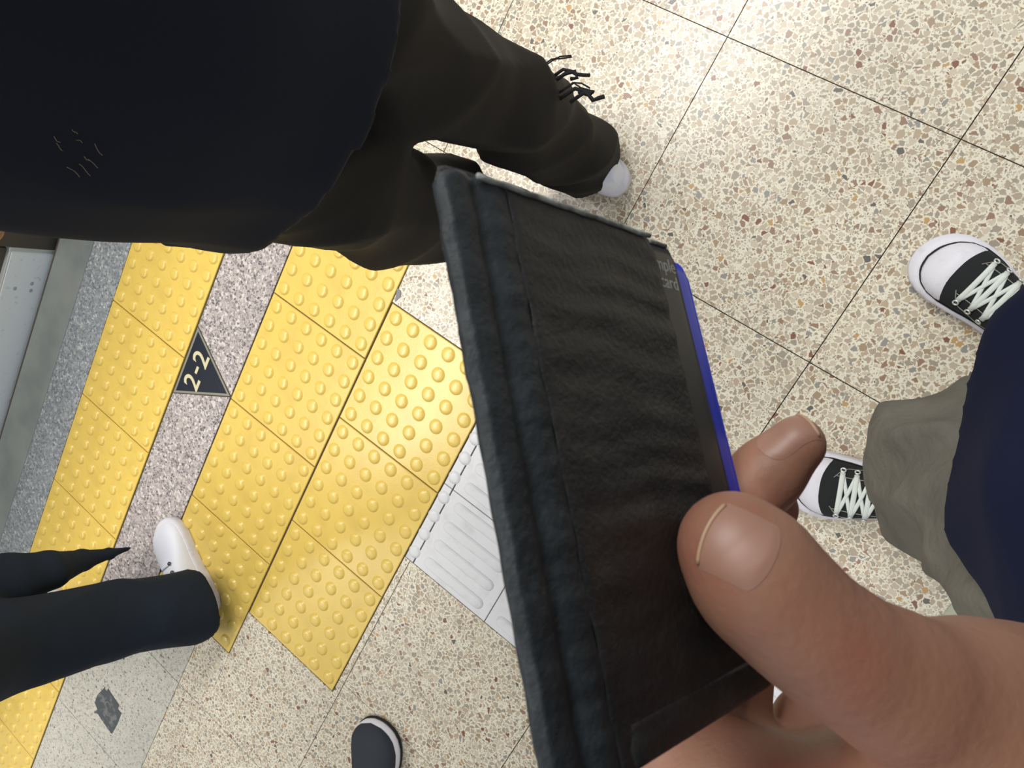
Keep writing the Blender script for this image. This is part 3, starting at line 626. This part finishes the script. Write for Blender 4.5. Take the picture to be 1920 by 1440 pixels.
nail(1386, 1022, (1322, 982, .146), (1440, 1052, .146), .0122, .0128, 'thumbnail')
nail(1468, 814, (1528, 782, .18), (1400, 858, .18), .0125, .0092, 'index_nail')
A = {k: np.array(v, float) for k, v in J4.items() if k not in ('face',)}
top4 = [seg((1.842, .920, .70), (1.885, .87, .98), .205, .176, fx, 1.12), seg((1.885, .87, .98), (1.90, .86, 1.30), .168, .15, fx, 1.25, k=.05), seg((1.90, .86, 1.22), (1.90, .86, 1.34), .165, .12, fx, 1.3, k=.05)]
wl = A['wrl']+(A['ell']-A['wrl'])*.30; wr = A['wrr']+(A['elr']-A['wrr'])*.12
for s, w_ in (('l', wl), ('r', wr)): top4 += [seg(A['neck']-(0, 0, .04), A['sh'+s], .07, .068, k=.06), seg(A['sh'+s], A['el'+s], .068, .058, k=.05), seg(A['el'+s], w_, .058, .046, k=.03)]
link('sweatshirt', blob('sweatshirt', top4, .0075, .05, disp=folds(.014, 20, 14, .8, .06), keep=hemcut(.715, .01, 7, .6)), m_navy, p4, label='navy sweatshirt')
tr4 = [seg((1.88, .86, .92), (1.88, .86, .82), .14, .15, fx, 1.15, k=.05)]
for s in 'lr': tr4 += [seg(A['hip'+s], A['kn'+s], .096, .084, k=.03), seg(A['kn'+s], A['an'+s]-(0, 0, .03), .082, .072, k=.02)]
link('trousers', blob('trousers', tr4, .0055, .03, disp=folds(.016, 34, 17, .7, .07), keep=lambda X: np.maximum(hemcut(.055, .003)(X), X[..., 2]-.775)), m_grey, p4, label='grey corduroy trousers')
shoe(p4, (1.600, 1.000), (-.985, .16), 'canvas', side=-1, L=.292, W=.112, label='black canvas sneaker with white toe cap')
shoe(p4, (1.626, .592), (-.90, -.40), 'canvas', side=1, L=.292, W=.112, label='black canvas sneaker with white toe cap')

# ------------------------------------------------------------------ phone taking the picture (held above the wallet)
c0 = CAM; ph = [c0+RW[0]*x+RW[1]*y-RW[2]*z for z in (.0022, .0100) for (x, y) in ((-.013, -.013), (.134, -.013), (.134, .058), (-.013, .058))]
ctr = np.mean(ph, 0); bm = bmesh.new(); vs = [bm.verts.new(p-ctr) for p in ph]
for q in ((0, 1, 2, 3), (4, 5, 6, 7), (0, 1, 5, 4), (1, 2, 6, 5), (2, 3, 7, 6), (3, 0, 4, 7)): bm.faces.new([vs[i] for i in q])
bmesh.ops.recalc_face_normals(bm, faces=bm.faces); bmesh.ops.bevel(bm, geom=[e for e in bm.edges if e.calc_length() < .009], offset=.009, segments=5, affect='EDGES')
me = bpy.data.meshes.new('smartphone'); bm.to_mesh(me); bm.free()
link('smartphone', me, mat('dark_phone_glass', srgb(40, 42, 46), .25), loc=tuple(ctr), label='dark smartphone held flat above the wallet by the photographer', cat='phone')

# ------------------------------------------------------------------ wallet
w0 = D(825, 292, .1167); w1 = D(1264, 450, .1700); w2 = D(1055, 1545, .0984); U_ = w1-w0; V_ = w2-w0; lu = np.linalg.norm(U_); lv = np.linalg.norm(V_); eu = U_/lu; ev = V_-(V_@eu)*eu; ev /= np.linalg.norm(ev)
en = np.cross(ev, eu); 
if en@(CAM-w0) < 0: en = -en
skew = (V_@eu)/lv
wal = link('wallet', None, loc=tuple(w0), label='worn black leather card wallet with a blue card edge, held between thumb and fingers', cat='wallet')
def Wp(u, v, h): return eu*(u+skew*v)+ev*v+en*h          # wallet frame: u across, v down the spine, h out of the face
m_leather = mat('black_leather', srgb(22, 22, 22), .52, bump=(700, .5, .0006), spec=.45, var=(90, srgb(36, 35, 34), .45, .7))
m_spine = mat('worn_spine_leather', srgb(30, 36, 40), .6, bump=(500, .6, .0008), spec=.4, var=(120, srgb(44, 52, 56), .5, .75))
m_edge = mat('leather_edge', srgb(160, 166, 160), .7, bump=(600, .5, .001), var=(200, srgb(104, 108, 104), .4, .6))
H_, W_ = lv, lu
def corner(u, v, u0, u1, v0, v1, r):
    """pull a grid point inside rounded corners"""
    return u, v
def sheet(name, m, u0, u1, v0, v1, hfun, th, nu, nv, rr=(0, 0, 0, 0), wob=.0, parent=wal, label=None):
    v = []; f = []
    for side in (0, 1):
        for i in range(nu):
            for j in range(nv):
                a, b = i/(nu-1), j/(nv-1); u = u0+(u1-u0)*a
                vv0, vv1 = v0, v1
                for (rad, edge, lo) in ((rr[0], u0, 1), (rr[1], u1, 0)):
                    dd = (u-u0) if lo else (u1-u)
                    if rad and dd < rad: vv0 = max(vv0, v0+rad-math.sqrt(max(0, rad**2-(rad-dd)**2)))
                for (rad, lo) in ((rr[2], 1), (rr[3], 0)):
                    dd = (u-u0) if lo else (u1-u)
                    if rad and dd < rad: vv1 = min(vv1, v1-rad+math.sqrt(max(0, rad**2-(rad-dd)**2)))
                vv0 += wob*math.sin(u*400)*.5; vv = vv0+(vv1-vv0)*b; uu = u
                if i == 0 and wob: uu += wob*(math.sin(vv*330)+.6*math.sin(vv*810+1))
                edgef = min(1, min(a, 1-a)*nu/2.5+.0, min(b, 1-b)*nv/2.5+.0); roll = th*.5*(1-math.sqrt(max(0, 1-(1-edgef)**2)))
                h = hfun(uu, vv)
                v.append(Wp(uu, vv, h-roll if side == 0 else h-th+roll))
    n = nu*nv
    for i in range(nu-1):
        for j in range(nv-1):
            q = (i*nv+j, i*nv+j+1, (i+1)*nv+j+1, (i+1)*nv+j); f.append(q); f.append(tuple(n+k for k in q[::-1]))
    bd = [i*nv for i in range(nu)]+[(nu-1)*nv+j for j in range(1, nv)]+[i*nv+nv-1 for i in range(nu-2, -1, -1)]+[j for j in range(nv-2, 0, -1)]
    for a, b in zip(bd, bd[1:]+bd[:1]): f.append((a, b, n+b, n+a))
    return link(name, clean(mesh(name, v, f, True)), m, parent, label=label)
g = lambda x, c, s: math.exp(-((x-c)/s)**2)
wr_ = rng.uniform(0, 6.28, 12)
def hpanel(u, v):
    q = min(1, max(0, (u-.016)/.004)); wr2 = sum(math.sin(v*(620+170*k)+wr_[k]+math.sin(u*(90+35*k)+wr_[k+4])*1.1)*(.00011-.00002*k) for k in range(4))
    return -.0002+wr2*q*.8*(.4+.6*math.sin(min(1, u/.05)*1.6))
def hspine(u, v): return -.0008+.0006*g(u, .004, .003)+.0007*g(u, .0125, .0028)-.0008*g(u, .0080, .0014)+.00008*math.sin(v*1500)*g(u, .012, .003)+.0001*math.sin(v*600+2)
sheet('back_cover', m_leather, .0018, W_*.985, -.0022, H_, lambda u, v: -.0034-.0004*math.sin(v*70), .0020, 40, 40, (.004, .006, .004, .006), .0003, label='outer cover of the wallet')
sheet('spine', m_spine, .0004, .0165, .0002, H_+.001, hspine, .0034, 40, 150, (.004, 0, .004, 0), .00035, label='worn rounded spine edge')
sheet('pocket', m_leather, .0155, W_*.872, .0012, H_-.0005, hpanel, .0007, 60, 240, (0, .007, 0, .012), .0002, label='creased leather card pocket')
card = sheet('card', mat('black_card', srgb(44, 44, 42), .4, bump=(200, .05, .0003)), .014, W_*1.0, .0018, H_-.006, lambda u, v: -.0009, .0006, 40, 40, (0, .0035, 0, .0035), label='black card with pale print')
sheet('blue_card', mat('blue_card', srgb(38, 56, 190), .35), .018, W_*1.09, .0045, H_-.008, lambda u, v: -.0017, .0007, 40, 40, (0, .004, 0, .004), label='blue card edge')
sheet('lower_seam', m_leather, .018, W_*.995, H_-.0075, H_-.0005, lambda u, v: .0002+.0005*g(v, H_-.0035, .002), .0020, 30, 16, (0, .006, 0, .006), label='folded lower seam')
tv, tf = tube([Wp(u, .0014+.0001*math.sin(u*700), .0001) for u in np.linspace(.008, W_*.845, 30)], .00055, 6); link('edge_line', mesh('edge_line', tv, tf, True), m_edge, wal, label='pale worn top edge')
tv, tf = tube([Wp(u, .0019, -.0008) for u in np.linspace(W_*.865, W_*.955, 10)], .0005, 6); link('edge_line', mesh('edge_line', tv, tf, True), m_edge, wal, label='pale worn top edge')
mp = mat('pale_print', srgb(150, 152, 144), .6)
for word, vv in (('mple', .0070), ('card', .0112)):
    t = text_mesh('printed_word', word, .0047, .00003); base = Wp(W_*.925, vv, -.00088)
    for vert in t.vertices: c = vert.co; vert.co = Vector(tuple(eu*(c.x*.95)-ev*(c.y)+en*c.z))
    link('printed_word', t, mp, card, loc=tuple(base))
